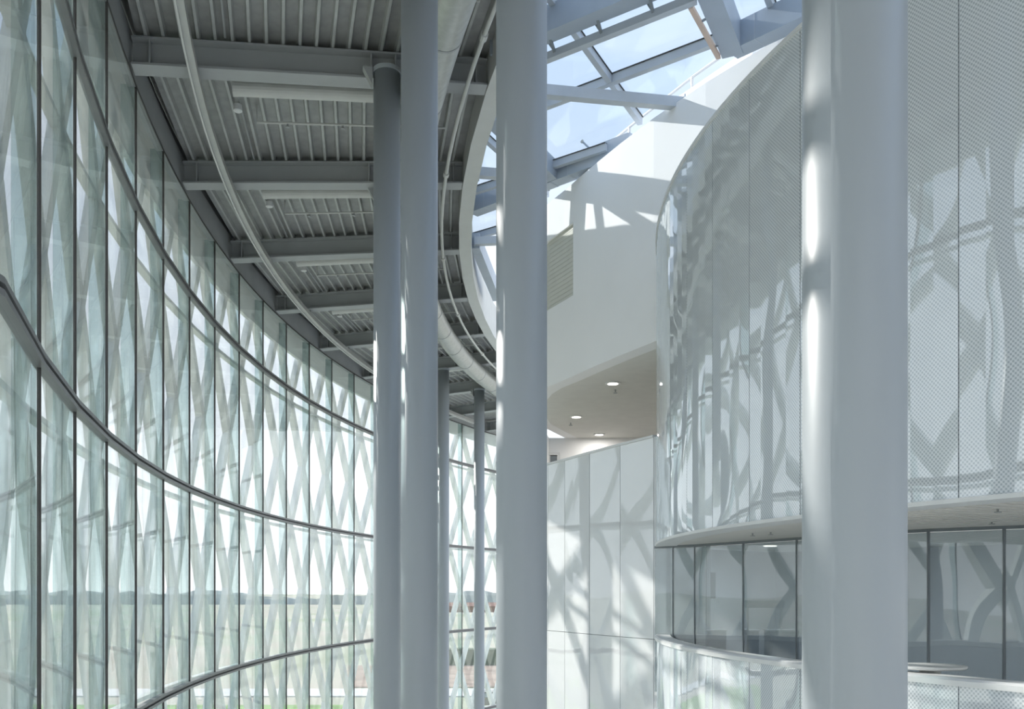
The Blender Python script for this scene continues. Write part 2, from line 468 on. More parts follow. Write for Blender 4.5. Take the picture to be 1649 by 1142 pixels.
# ------------------------------------------------------------------ columns
CPX = [(1375, 4.1, 'widest round white column, in front of the dotted panels at right', -3),
       (840, 8.0, 'second widest round white column, standing in the middle of the picture', -2),
       (675.5, 11.1, 'tall white column rising out of the picture top beside the duct', -1),
       (623.3, 15.1, 'white column whose head carries the first roof beam', 0),
       (622.5, 19.6, 'white column under the second roof beam, hidden behind a nearer one', 1),
       (638, 23.4, 'white column under the third roof beam, hidden behind nearer ones', 2),
       (667, 27.4, 'white column under the fourth roof beam, hidden behind nearer ones', 3),
       (687, 31.4, 'white column under the fifth roof beam, hidden behind nearer ones', 4),
       (714, 35.3, 'slim distant column beside the tall one, in front of the lattice', 5),
       (771.8, 38.9, 'slim distant column farthest back in view, left of the middle column', 6)]
CR = .2185
for xpx, Y, lab, k in CPX:
    X = (xpx - CX0) / FPX * Y
    a = BA[k + 3]
    r = math.hypot(X - CC[0], Y - CC[1])
    zt_ = zbeam(r)
    t = thing('column', (X, Y, FL), lab, 'column', 'round columns along the curved wall')
    mk('shaft', *lathe([(CR, FL + .02), (CR, zt_ - .07)], X, Y, 72), M['column'], t, smooth=False)
    o = bpy.data.objects[list(LOC)[-1]]
    for p in o.data.polygons:
        if len(p.vertices) == 4: p.use_smooth = True
    mk('cap_plate', *lathe([(CR * 1.06, zt_ - .07), (CR * 1.06, zt_ - .005)], X, Y, 40), M['column'], t)
    mk('base_plate', *lathe([(CR * 1.25, FL), (CR * 1.25, FL + .03)], X, Y, 40), M['column'], t)
    d = (-math.cos(a), math.sin(a))
    A = (X + d[0] * (CR + .02), Y + d[1] * (CR + .02)); B = (X + d[0] * (CR + .17), Y + d[1] * (CR + .17)); tx = (d[1] * .08, -d[0] * .08)
    mk('bracket', [(A[0] + tx[0], A[1] + tx[1], zt_ - .01), (B[0] + tx[0], B[1] + tx[1], zt_ - .01), (A[0] + tx[0], A[1] + tx[1], zt_ - .3),
                   (A[0] - tx[0], A[1] - tx[1], zt_ - .01), (B[0] - tx[0], B[1] - tx[1], zt_ - .01), (A[0] - tx[0], A[1] - tx[1], zt_ - .3)],
       [(0, 1, 2), (3, 5, 4), (0, 3, 4, 1), (1, 4, 5, 2), (2, 5, 3, 0)], M['steel'], t)

# ------------------------------------------------------------------ hanging track, duct, pipes
ta = [rad(x) for x in range(-22, 25, 1)]
P = pol(49.5, 0)
t = thing('cable_track', (P[0], P[1], 8.0), 'curved grey metal track hanging under the beams near the glass wall', 'track')
pts = [(pol(49.5, a), (-math.cos(a), math.sin(a))) for a in ta]
mk('channel', *sweep(rect(-.05, .05, 8.08, 8.205), pts), M['track'], t)
mk('lip', *sweep(rect(.05, .08, 8.04, 8.10), pts), M['ringpaint'], t)
for a in BA[1:-1]:
    mk('clamp', *tube([pol(49.5, a) + (8.20,), pol(49.5, a) + (zbeam(49.5),)], .03, 8), M['steel'], t)

P = pol(45.86, rad(5))
t = thing('spiral_duct', (P[0], P[1], 7.88), 'fat round galvanised spiral duct curving below the beams', 'duct')
sa = [rad(-24 + 2.45 * k) for k in range(20)]
for k in range(len(sa) - 1):
    A0, A1 = sa[k], sa[k + 1]
    s = mk('duct_section', *tube([pol(45.86, A0) + (8.17,), pol(45.86, (A0 + A1) / 2) + (8.17,), pol(45.86, A1) + (8.17,)], .30, 28, False), M['duct'], t, smooth=True)
    mk('seam_band', *tube([pol(45.86, A1 - .0005) + (8.17,), pol(45.86, A1 + .0005) + (8.17,)], .308, 28), M['steel'], t)
for a in BA[1:-2]:
    mk('hanger', *tube([pol(45.86, a + .03) + (8.45,), pol(45.86, a + .03) + (zdeck(45.86) + .08,)], .012, 6), M['steel'], t)
    
P = pol(45.2, 0)
t = thing('sprinkler_main', (P[0], P[1], 8.25), 'thin pale pipe running along the curved skylight edge', 'pipe')
mk('pipe', *tube([pol(45.2, a) + (8.33,) for a in ta], .036, 10, True), M['pale'], t, smooth=True)
for a in ta[2::6]:
    mk('coupling', *tube([pol(45.2, a) + (8.33,), pol(45.2, a + .003) + (8.33,)], .06, 10), M['pale'], t)

for j in range(2, 9):
    a0, a1 = BA[j], BA[j + 1]
    k = j - 3
    where = (f'behind the {ORD[k]} roof beam' if k >= 0 else 'in front of the first roof beam')
    # round air duct along the beam
    a = a0 + rad(.95)
    ra_, rb_ = 49.0, 46.0
    z = lambda r: zbeam(r) + .24
    pA, pB = pol(ra_, a), pol(rb_, a)
    t = thing('air_duct', (pA[0], pA[1], z(ra_)), 'short pale round air duct ' + where, 'duct', 'short air ducts between beams')
    mk('pipe', *tube([pA + (z(ra_),), pol(47.5, a) + (z(47.5),), pB + (z(rb_),)], .145, 20), M['pale'], t, smooth=False)
    mk('end_cap', *tube([pol(ra_ + .03, a) + (z(ra_),), pol(ra_ - .03, a) + (z(ra_),)], .15, 20), M['pale'], t)
    mk('end_cap', *tube([pol(rb_ + .03, a) + (z(rb_),), pol(rb_ - .03, a) + (z(rb_),)], .15, 20), M['pale'], t)
    # sprinkler branch
    a = a0 + rad(2.35); z = lambda r: zbeam(r) + .24
    t = thing('sprinkler_branch', pol(48.6, a) + (z(48.6),), 'thin sprinkler pipe with heads ' + where, 'pipe', 'sprinkler branches between beams')
    mk('pipe', *tube([pol(48.75, a) + (zdeck(48.7) + .08,), pol(48.75, a) + (z(48.7),), pol(45.3, a) + (z(45.3),)], .022, 8), M['pale'], t)
    for r in (48.2, 47.2, 46.2):
        h = mk('sprinkler_head', *lathe([(.02, z(r) - .02), (.012, z(r) - .06), (.04, z(r) - .065), (.04, z(r) - .075)], *pol(r, a), n=10), M['steel'], t)
    # conduit with a floodlight
    r = 49.05
    t = thing('floodlight', pol(r, a0 + rad(2.0)) + (zdeck(r) - .15,), 'small white floodlight on a conduit ' + where, 'lamp', 'floodlights on the deck')
    mk('conduit', *tube([pol(r, a0 + rad(.5)) + (zdeck(r) - .0,), pol(r, a1 - rad(.3)) + (zdeck(r) - .0,)], .018, 8), M['steel'], t)
    x, y = pol(r, a0 + rad(2.0))
    h = mk('housing', *lathe([(.03, zdeck(r) - .02), (.07, zdeck(r) - .06), (.08, zdeck(r) - .17), (.072, zdeck(r) - .175)], x, y, 16), M['whitemetal'], t, smooth=False)
    mk('lens', *lathe([(.066, zdeck(r) - .181), (.066, zdeck(r) - .176)], x, y, 16), M['tabletop'], h)

# ------------------------------------------------------------------ the white inner wall, its lower panelled wall and the upper gallery
WP = [(4.5, 34.0), (1.9, 29.5), (.75, 26.5), (.45, 24.5), (.5, 23.2), (.62, 22.3), (.83, 21.6), (1.18, 20.87), (1.345, 20.5), (1.65, 19.8), (2.17, 18.7), (2.69, 17.68), (3.42, 16.45), (4.32, 15.15), (5.6, 13.6), (7.5, 11.6), (10, 9.6), (14, 7.5)]
def wnorm(k):
    a, b = WP[max(k - 1, 0)], WP[min(k + 1, len(WP) - 1)]
    dx, dy = b[0] - a[0], b[1] - a[1]; l = math.hypot(dx, dy)
    return (dy / l, -dx / l)            # towards the hall (left / front)
WN = [wnorm(k) for k in range(len(WP))]
WT, WB, RAILZ = 8.97, 4.72, 2.95
NZ0, NZ1 = 6.5, 8.1
wc = thing('wall_center', (2.69, 17.68, WB), kind='structure')
V, F = [], []
zs = [WB, NZ0, NZ1, WT]
N_ = len(WP)
for k, (p, nn) in enumerate(zip(WP, WN)):
    for z in zs: V.append((p[0], p[1], z))
    for z in zs: V.append((p[0] - nn[0] * .35, p[1] - nn[1] * .35, z))
def vid(k, z, back=0): return k * 8 + back * 4 + z
KN0, KN1 = 3, 8       # niche columns of the wall
for k in range(N_ - 1):
    for z in range(3):
        if z == 1 and KN0 <= k < KN1: continue
        F.append((vid(k, z), vid(k, z + 1), vid(k + 1, z + 1), vid(k + 1, z)))
    F.append((vid(k, 0), vid(k + 1, 0), vid(k + 1, 0, 1), vid(k, 0, 1)))
    F.append((vid(k, 3), vid(k, 3, 1), vid(k + 1, 3, 1), vid(k + 1, 3)))
    F.append((vid(k, 0, 1), vid(k + 1, 0, 1), vid(k + 1, 3, 1), vid(k, 3, 1)))
    if KN0 <= k < KN1:
        F.append((vid(k, 1), vid(k + 1, 1), vid(k + 1, 1, 1), vid(k, 1, 1)))
        F.append((vid(k, 2), vid(k, 2, 1), vid(k + 1, 2, 1), vid(k + 1, 2)))
for k in (KN0, KN1): F.append((vid(k, 1), vid(k, 2), vid(k, 2, 1), vid(k, 1, 1)))
mk('plaster', V, F, M['white'], wc)
# beige slatted screen set into the niche
V = [( WP[k][0], WP[k][1]) for k in range(KN0, KN1 + 1)]
nsl = 16
for s in range(nsl):
    z0 = NZ0 + (NZ1 - NZ0) * s / nsl; z1 = NZ0 + (NZ1 - NZ0) * (s + 1) / nsl - .006
    mk('slat', *sweep(rect(-.09, -.05, z0, z1), [(WP[k], WN[k]) for k in range(KN0, KN1 + 1)]), M['beige'], wc)

wl = thing('wall_lower', (1.65, 19.8, FL), kind='structure')
SEAM = [3, 4, 6, 7, 9, 10, 11, 12]
def wall_panel(k0, k1, z0, z1):
    ks = list(range(k0, k1 + 1)); pp = []
    L = 0; us = []
    for q, k in enumerate(ks):
        if q: L += math.dist(WP[k], WP[ks[q - 1]])
        us.append(L)
    # trim the ends for an open joint
    def lerp(a, b, t): return (a[0] + (b[0] - a[0]) * t, a[1] + (b[1] - a[1]) * t)
    P_ = [WP[k] for k in ks]; NN = [WN[k] for k in ks]
    g = .008 / max(math.dist(P_[0], P_[1]), .01)
    P_[0] = lerp(P_[0], P_[1], g); P_[-1] = lerp(P_[-1], P_[-2], g)
    V, F = sweep(rect(-.04, .0, z0, z1), list(zip(P_, NN)))
    uv = [(us[i // 4], V[i][2]) for i in range(len(V))]
    return V, F, uv
for a, b in zip(SEAM, SEAM[1:]):
    for z0, z1 in ((FL, -.935), (-.925, RAILZ - .04)):
        V, F, uv = wall_panel(a, b, z0, z1)
        mk('fritted_panel', V, F, M['fritlow'], wl, uv=uv)
mk('backing', *sweep(rect(-.12, -.06, FL, RAILZ - .05), [(WP[k], WN[k]) for k in range(1, 13)]), M['joint'], wl)
for k in SEAM[1:]:
    p, nn = WP[k], WN[k]
    mk('joint_bar', *bar((p[0] - nn[0] * .03, p[1] - nn[1] * .03, FL), (p[0] - nn[0] * .03, p[1] - nn[1] * .03, RAILZ - .05), .02, .03, up=(nn[0], nn[1], 0)), M['joint'], wl)
mk('rail_cap', *sweep(rect(-.14, .03, RAILZ - .045, RAILZ), [(WP[k], WN[k]) for k in range(2, 12)]), M['whitemetal'], wl)

# gallery behind the opening
gw = thing('wall_gallery', (4, 27, 1.85), kind='structure')
mk('soffit', *prism([(.9, 21.7), (2.72, 17.95), (4.6, 15.4), (13, 20), (12, 33), (3.2, 31.6), (1.0, 26.2)][0:4], WB - .0, WB + .15), M['soffit'], gw) if False else None
GP = [(WP[k][0] - WN[k][0] * .02, WP[k][1] - WN[k][1] * .02) for k in range(1, 13)]
GB = [(12, 33), (12, 20)]
def polyslab(P_, z0, z1):
    n = len(P_)
    return [(x, y, z0) for x, y in P_] + [(x, y, z1) for x, y in P_], [tuple(range(n)), tuple(range(2 * n - 1, n - 1, -1))] + [(i, i + n, (i + 1) % n + n, (i + 1) % n) for i in range(n)]
GO = [GP[0], *GP[1:], (9, 13.5), (12, 17), (12, 32), (6, 32)]
mk('soffit', *polyslab(GO, WB + .005, WB + .2), M['soffit'], gw)
mk('gallery_floor', *polyslab(GO, 1.7, 1.85), M['soffit'], gw)
mk('back_wall', *bar((1.05, 28.95, 3.3), (12, 28.95, 3.3), .2, 2.85), M['white'], gw)
mk('return_wall', *bar((.72, 26.3, 3.3), (1.1, 28.95, 3.3), .12, 2.85), M['white'], gw)
mk('side_wall', *bar((4.2, 16.6, 3.3), (9.5, 20.5, 3.3), .2, 2.85), M['white'], gw)
mk('reveal', *bar((WP[11][0] + .12, WP[11][1] + .06, RAILZ), (WP[11][0] + .12, WP[11][1] + .06, WB), .05, .05, up=(1, 0, 0)), M['mullion'], gw)
d = thing('door_1', (1.35, 28.8, 1.85), kind='structure')
mk('leaf', *bar((1.16, 28.8, 3.0), (1.40, 28.8, 3.0), .06, 2.3), M['joint'], d)
mk('frame', *join(bar((1.13, 28.8, 1.85), (1.13, 28.8, 4.2), .08, .1, up=(1, 0, 0)), bar((1.44, 28.8, 1.85), (1.44, 28.8, 4.2), .08, .1, up=(1, 0, 0)), bar((1.09, 28.8, 4.22), (1.48, 28.8, 4.22), .1, .08)), M['whitemetal'], d)
def lamp_light(parent, X, Y, z, size, power, col=(1, .97, .93)):
    l = bpy.data.lights.new('lamp_light', 'AREA'); l.shape = 'DISK'; l.size = size; l.energy = power; l.color = col
    o = bpy.data.objects.new('lamp_light', l); COL.objects.link(o); o.parent = parent
    b = LOC[parent.name]; o.location = (X - b[0], Y - b[1], z + EZ - b[2])
# recessed downlights and sprinklers in the gallery ceiling
for (x, y, lab) in ((987, 617, 'recessed round downlight nearest the opening edge in the gallery ceiling'), (928, 671, 'recessed round downlight at left of the gallery ceiling'), (965, 699.5, 'recessed round downlight deepest in the gallery ceiling')):
    Y = FPX * WB / (HY - y); X = (x - CX0) / FPX * Y
    t = thing('downlight', (X, Y, WB - .02), lab, 'lamp', 'gallery downlights')
    mk('trim_ring', *lathe([(.17, WB - .02), (.175, WB + .004)], X, Y, 24), M['whitemetal'], t)
    mk('lamp_disc', *lathe([(.12, WB - .026), (.12, WB - .021)], X, Y, 24), M['lamp'], t)
    lamp_light(t, X, Y, WB - .04, .24, 15)
for (x, y, lab) in ((991, 628, 'tiny sprinkler head below the nearest gallery downlight'), (919, 681, 'tiny sprinkler head below the left gallery downlight')):
    Y = FPX * WB / (HY - y); X = (x - CX0) / FPX * Y
    mk('sprinkler', *lathe([(.02, WB), (.015, WB - .06), (.05, WB - .065), (.05, WB - .08)], X, Y, 12), M['steel'], label=lab, cat='sprinkler', group='gallery sprinklers')

# ------------------------------------------------------------------ right: convex drum with fritted panels
DC, DR = (15.42, 14.6), 13.0
def dp(th, off=0.0):
    r = DR + off; return (DC[0] - r * math.cos(th), DC[1] - r * math.sin(th)), (-math.cos(th), -math.sin(th))
DT, DB, PT = 6.2, .80, -.79
TH = [rad(5.9 + 4.55 * k) for k in range(-6, 14)]
wr = thing('wall_right', (dp(rad(20))[0][0], dp(rad(20))[0][1], FL), kind='structure')
def drum_panel(t0, t1, z0, z1, mat):
    g = .006 / DR
    ths = [t0 + g + (t1 - t0 - 2 * g) * q / 4 for q in range(5)]
    V, F = sweep(rect(-.03, 0, z0, z1), [dp(t) for t in ths])
    uv = [(ths[i // 4] * DR, V[i][2]) for i in range(len(V))]
    return mk('fritted_panel', V, F, mat, wr, uv=uv)
for k in range(len(TH) - 1):
    drum_panel(TH[k], TH[k + 1], DB + .03, DT - .02, M['frit'])
    drum_panel(TH[k], TH[k + 1], FL, PT - .07, M['frit'])
dfull = [TH[0] + (TH[-1] - TH[0]) * q / 80 for q in range(81)]
dpts = [dp(t) for t in dfull]
mk('upper_core', *sweep(rect(-.35, -.06, DB + .02, DT - .03), dpts), M['joint'], wr)
mk('lower_core', *sweep(rect(-.2, -.06, FL, PT - .08), dpts), M['joint'], wr)
mk('top_edge', *sweep(rect(-.36, .02, DT - .03, DT + .02), dpts), M['whitemetal'], wr)
mk('bottom_edge', *sweep(rect(-.36, .015, DB - .012, DB + .03), dpts), M['whitemetal'], wr)
for t in TH:
    p, nn = dp(t, -.03)
    mk('joint_bar', *bar((p[0], p[1], DB + .03), (p[0], p[1], DT - .03), .022, .03, up=(nn[0], nn[1], 0)), M['joint'], wr)
    mk('joint_bar', *bar((p[0], p[1], FL), (p[0], p[1], PT - .07), .022, .03, up=(nn[0], nn[1], 0)), M['joint'], wr)
mk('parapet_rail', *sweep([(-.24, PT - .07), (.03, PT - .07), (.03, PT - .02), (.0, PT), (-.24, PT)], dpts), M['whitemetal'], wr)
mk('ledge', *polyslab([dp(t, -.3)[0] for t in dfull] + [(20, 4), (20, 16)], DT - .25, DT - .05), M['white'], wr)

# balcony between parapet and drum: soffit, floor, glazed wall
GZ = [(2.6, 16.9), (3.18, 16.2), (3.8, 15.1), (4.38, 13.95), (4.85, 12.9), (5.25, 12.25), (5.75, 11.75), (6.35, 11.4), (7.4, 10.7), (9.5, 9.4)]
wb = thing('wall_balcony', (4.4, 14, -1.9), kind='structure')
inner = [dp(t, -.05)[0] for t in dfull if rad(-14) < t < rad(62)]
mk('soffit', *polyslab(inner + [(11, 9.0), (9.5, 9.6), (8, 14), (4, 17)], DB + .0, DB + .1), M['soffit'], wb)
mk('balcony_floor', *polyslab(inner + [(11, 9.0), (9.5, 9.6), (8, 14), (4, 17)], -2.05, -1.9), M['floor'], wb)
# fine grooves of the linear metal ceiling
for q in range(46):
    t0 = rad(18 + q * .9)
    a, b = dp(t0, -.38)[0], dp(t0, -2.6)[0]
    mk('ceiling_slat', *bar((a[0], a[1], DB - .008), (b[0], b[1], DB - .008), .10, .012), M['soffit'], wb)
def on_poly(P_, xpx):
    for a, b in zip(P_, P_[1:]):
        xa, xb = px(*a), px(*b)
        if xa <= xpx <= xb:
            lo, hi = 0., 1.
            for _ in range(40):
                m = (lo + hi) / 2; q = (a[0] + (b[0] - a[0]) * m, a[1] + (b[1] - a[1]) * m)
                if px(*q) < xpx: lo = m
                else: hi = m
            return q
gs = [GZ[0]] + [on_poly(GZ, x) for x in (1084, 1119, 1197, 1283, 1384, 1495, 1617, 1750)] + [GZ[-1]]
for a, b in zip(gs, gs[1:]):
    mk('glass_pane', *bar((a[0], a[1], -.56), (b[0], b[1], -.56), .02, 2.62), M['roomglass'], wb)
    mk('head_trim', *bar((a[0], a[1], DB - .02), (b[0], b[1], DB - .02), .05, .04), M['joint'], wb)
    mk('sill_trim', *bar((a[0], a[1], -1.87), (b[0], b[1], -1.87), .05, .06), M['whitemetal'], wb)
for a in gs[1:-1]:
    mk('mullion', *bar((a[0], a[1], -1.9), (a[0], a[1], DB), .035, .03, up=(1, 0, 0)), M['joint'], wb)
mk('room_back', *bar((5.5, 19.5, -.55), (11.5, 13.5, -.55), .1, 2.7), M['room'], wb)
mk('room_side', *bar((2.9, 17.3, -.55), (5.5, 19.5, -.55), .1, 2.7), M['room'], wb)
mk('room_floor', *polyslab([(2.7, 17.0), (4.4, 14.0), (6.3, 11.5), (11, 9), (12, 13.5), (5.5, 19.5)], -1.99, -1.92), M['floor'], wb)
mk('room_ceiling', *polyslab([(2.7, 17.0), (4.4, 14.0), (6.3, 11.5), (11, 9), (12, 13.5), (5.5, 19.5)], DB + .005, DB + .06), M['soffit'], wb)
for q, (X, Y) in enumerate(((4.6, 16.6), (6.0, 14.8), (7.4, 12.9), (9.0, 11.6))):  # added glowing discs and area lights to brighten the room behind the glazing
    h = mk('added_room_light', *lathe([(.11, DB - .02), (.12, DB - .004)], X, Y, 24), M['lamp'], wb)
    lamp_light(wb, X, Y, DB - .03, .22, 28, (.95, .98, 1))
# sprinklers under the drum soffit
for x, y, lab in ((1212, 862, 'small sprinkler head under the drum soffit left of the widest column'), (1241, 860, 'small sprinkler head under the drum soffit touching the widest column'), (1607, 822, 'small sprinkler head under the drum soffit at far right'), (1597, 842, 'small sprinkler head deeper under the soffit at far right')):
    Y = FPX * DB / (HY - y + 3); X = (x - CX0) / FPX * Y
    mk('sprinkler', *lathe([(.012, DB), (.01, DB - .03), (.035, DB - .032), (.035, DB - .04)], X, Y, 12), M['steel'], label=lab, cat='sprinkler', group='balcony sprinklers')
# things in the room behind the balcony glass
M['screen'] = paint('dark_screen', (.10, .12, .14), rough=.3, var=.05)
M['cabinet'] = paint('blue_grey_cabinet', (.17, .21, .26), rough=.6, var=.08)
def room_spot(x, y, Y): return ((x - CX0) / FPX * Y, Y, -(y - HY) / FPX * Y)
x, y, z = room_spot(1139, 943, 16.6)
t = thing('hanging_screen', (x, y, z - .25), 'dark screen hanging from the ceiling behind the balcony glass', 'screen')
mk('panel', *bar((x - .14, y + .05, z), (x + .14, y - .05, z), .05, .46), M['screen'], t)
mk('mount', *tube([(x, y, z + .23), (x, y, DB - .002)], .02, 8), M['steel'], t)
x, y, z = room_spot(1231, 973, 15.2)
t = thing('wall_board', (x, y, z - .07), 'long narrow grey board behind the balcony glass', 'board')
mk('board', *bar((x - .3, y + .1, z), (x + .3, y - .1, z), .03, .12), M['cabinet'], t)
mk('stand', *join(bar((x - .25, y + .083, -1.92), (x - .25, y + .083, z), .03, .03, up=(1, 0, 0)), bar((x + .25, y - .083, -1.92), (x + .25, y - .083, z), .03, .03, up=(1, 0, 0))), M['steel'], t)
for px_, Y, wd, lab in ((1151, 16.5, .34, 'low blue-grey cabinet under the hanging screen behind the balcony glass'), (1259, 15.0, .46, 'wide low cabinet behind the balcony glass beside the widest column'), (1209, 15.9, .2, 'small narrow cabinet between two others behind the balcony glass')):
    x, y, z = room_spot(px_, 1014, Y)
    t = thing('cabinet', (x, y, -1.92), lab, 'cabinet', 'cabinets in the balcony room')
    mk('body', *box(x - wd / 2, x + wd / 2, y - .15, y + .2, -1.92, z - .02), M['cabinet'], t)
    mk('worktop', *box(x - wd / 2 - .02, x + wd / 2 + .02, y - .17, y + .21, z - .02, z), M['room'], t)
    mk('door', *box(x - wd / 2 + .02, x + wd / 2 - .02, y - .165, y - .15, -1.85, z - .06), M['cabinet'], t)
# bar table on the balcony
TY = 9.15; TX = (1498 - CX0) / FPX * TY; TZ = -.735
t = thing('bar_table', (TX, TY, -1.9), 'round white bar table behind the balcony parapet', 'table')
mk('table_top', *lathe([(.32, TZ - .03), (.335, TZ - .018), (.335, TZ - .006), (.33, TZ)], TX, TY, 48), M['tabletop'], t)
mk('pedestal', *lathe([(.10, -1.87), (.09, -1.80), (.085, TZ - .2), (.10, TZ - .03)], TX, TY, 32), M['pale'], t)
mk('base', *lathe([(.24, -1.9), (.24, -1.885), (.10, -1.87)], TX, TY, 32), M['steel'], t)

# ------------------------------------------------------------------ skylight
SB = 8.84
def at(x, y, z):
    Y = FPX * z / (HY - y); return ((x - CX0) / FPX * Y, Y)
def box_beam(A, B, w, z0, h, lab, name='skylight_beam'):
    A, B = Vector(A), Vector(B); x = (A + B) / 2
    t = thing(name, (x[0], x[1], z0), lab, 'beam', 'skylight box beams')
    mk('box_section', *bar((A[0], A[1], z0 + h / 2), (B[0], B[1], z0 + h / 2), w, h), M['skysteel'], t)
    d = (B - A).normalized()
    for E0, s in ((A, 1),):
        p = E0 + d * s * .5
        mk('splice', *bar((p[0] - d[0] * .006, p[1] - d[1] * .006, z0 + h / 2), (p[0] + d[0] * .006, p[1] + d[1] * .008, z0 + h / 2), w + .006, h + .006), M['skybar'], t)
    return t
NA0, NA1 = (-.28, 15.5), (4.45, 12.15)
nB = at(1180, 88, SB)
box_beam(NA0, NA1, .30, SB, .42, 'heavy blue-grey skylight beam slanting across the top of the skylight')
box_beam((2.7, 13.35), nB, .34, SB - .03, .46, 'short thick skylight beam running down to the corner above the white wall')
box_beam(nB, at(1330, 18, SB), .30, SB - .012, .42, 'blue-grey perimeter skylight beam above the dotted drum panels')
box_beam(at(762, 346, 9.01), at(893, 297, 9.01), .30, 9.01, .42, 'blue-grey skylight beam running from the ring behind the middle column')
box_beam(at(893, 297, 9.01), at(1020, 250, 9.01), .30, 9.01 + .008, .42, 'blue-grey skylight beam landing on the white wall right of the middle column')
box_beam(at(782, 192, 9.01), at(893, 297, 9.01), .28, 9.01 + .015, .41, 'blue-grey skylight beam crossing behind the middle column to the wall node')
box_beam(at(765, 400, SB), at(800, 485, SB), .24, SB, .40, 'blue-grey perimeter skylight beam low at left of the middle column')
def round_beam(A, B, r, z, lab):
    x = ((A[0] + B[0]) / 2, (A[1] + B[1]) / 2)
    t = thing('skylight_strut', (x[0], x[1], z - r), lab, 'strut', 'skylight tube struts')
    mk('tube', *bar((A[0], A[1], z), (B[0], B[1], z), .17, .19), M['skybar'], t)
    mk('end_plate', *bar((A[0], A[1], z), (A[0] + .02, A[1], z), .26, .26), M['skysteel'], t)
    mk('end_plate', *bar((B[0] - .02, B[1], z), (B[0], B[1], z), .26, .26), M['skysteel'], t)
round_beam(at(786, 139, 9.0), at(1102, 168, 9.0), .09, 9.0, 'pale grey skylight strut running level from the ring to the white wall')
round_beam(at(770, 278, 9.0), at(880, 287, 9.0), .09, 9.0, 'short pale skylight strut at left of the middle column, upper of two')
round_beam(at(764, 389, 9.0), at(850, 386, 9.0), .09, 9.0, 'short pale skylight strut at left of the middle column, lower of two')
# light rail hung under the top beam
A, B = at(872, 97, 8.74), at(1120, -2, 8.74)
t = thing('light_rail', (A[0], A[1], 8.9), 'slim grey rail hanging on brackets under the top skylight beam', 'rail')
mk('rail', *bar((A[0], A[1], 8.74), (B[0], B[1], 8.74), .12, .12), M['skybar'], t)
for f in (.10, .42, .75):
    x, y = A[0] + (B[0] - A[0]) * f, A[1] + (B[1] - A[1]) * f
    mk('bracket', *join(bar((x, y, 8.74), (x - .12, y - .3, 8.9), .04, .05), bar((x, y, 8.78), (x - .16, y - .1, 8.95), .03, .03)), M['joint'], t)
# timber-coloured linear lamp by the corner beam
A, B = at(1112, 10, 8.78), at(1157, 92, 8.78)
t = thing('linear_lamp', (A[0], A[1], 8.93), 'slim warm-toned linear lamp beside the thick corner beam', 'lamp')
M['warm'] = paint('warm_rail', (.66, .50, .40), rough=.5, var=.05)
mk('body', *bar((A[0], A[1], 8.78), (B[0], B[1], 8.78), .07, .07), M['warm'], t)
for f in (.3, .8):
    x, y = A[0] + (B[0] - A[0]) * f, A[1] + (B[1] - A[1]) * f
    mk('arm', *bar((x, y, 8.78), (x + .22, y, 8.9), .03, .03), M['joint'], t)

# glazing: panes between two families of bars, clipped to the opening
def clip(poly, a, b):
    out = []
    def side(p): return (b[0] - a[0]) * (p[1] - a[1]) - (b[1] - a[1]) * (p[0] - a[0])
    for i in range(len(poly)):
        p, q = poly[i], poly[(i + 1) % len(poly)]
        sp, sq = side(p), side(q)
        if sp >= 0: out.append(p)
        if (sp >= 0) != (sq >= 0):
            t_ = sp / (sp - sq); out.append((p[0] + (q[0] - p[0]) * t_, p[1] + (q[1] - p[1]) * t_))
    return out
region = [pol(RRING1 - .02, rad(a)) for a in range(-40, 1, 1)]      # from near to far along the ring
region = region[::-1]                                              # far to near
region += [(17.0, -11.0), (9.5, 4.6), (2.95, 17.6), (-.95, 25.35)]
def inside_clip(cell):
    pl = cell
    R_ = region
    for a, b in zip(R_, R_[1:] + R_[:1]):
        pl = clip(pl, a, b)
        if len(pl) < 3: return []
    return pl
sky = thing('window_1', (2.0, 16.0, 9.5), kind='structure')
b0 = at(983, 130, 9.28); b1 = at(1136, 72, 9.28)
u = Vector((b1[0] - b0[0], b1[1] - b0[1])).normalized()
e0 = at(927, 58, 9.28); e1 = at(1035, 206, 9.28)
w = Vector((e1[0] - e0[0], e1[1] - e0[1])).normalized()
O = Vector(b0)
SU, SW = 3.1, 2.2
def cellpt(i, j): p = O + u * (i * SU) + w * (j * SW); return (p[0], p[1])
def area(pl): return abs(sum(pl[i][0] * pl[(i + 1) % len(pl)][1] - pl[(i + 1) % len(pl)][0] * pl[i][1] for i in range(len(pl)))) / 2
for i in range(-4, 6):
    for j in range(-9, 6):
        cell = [cellpt(i, j), cellpt(i + 1, j), cellpt(i + 1, j + 1), cellpt(i, j + 1)]
        s = sum(cell[k][0] * cell[(k + 1) % 4][1] - cell[(k + 1) % 4][0] * cell[k][1] for k in range(4))
        if s < 0: cell = cell[::-1]
        pl = inside_clip(cell)
        if len(pl) >= 3 and area(pl) > .05:
            mk('glass_pane', *polyslab(pl, 9.37, 9.39), M['roofglass'], sky)
def clip_line(A, B):
    A, B = Vector(A), Vector(B); t0, t1 = 0., 1.
    for a, b in zip(region, region[1:] + region[:1]):
        def side(p): return (b[0] - a[0]) * (p[1] - a[1]) - (b[1] - a[1]) * (p[0] - a[0])
        s0, s1 = side(A), side(B)
        if s0 < 0 and s1 < 0: return None
        tt = s0 / (s0 - s1) if s0 != s1 else 0
        if s0 < 0: t0 = max(t0, tt)
        elif s1 < 0: t1 = min(t1, tt)
    if t1 - t0 < .02: return None
    return A + (B - A) * t0, A + (B - A) * t1
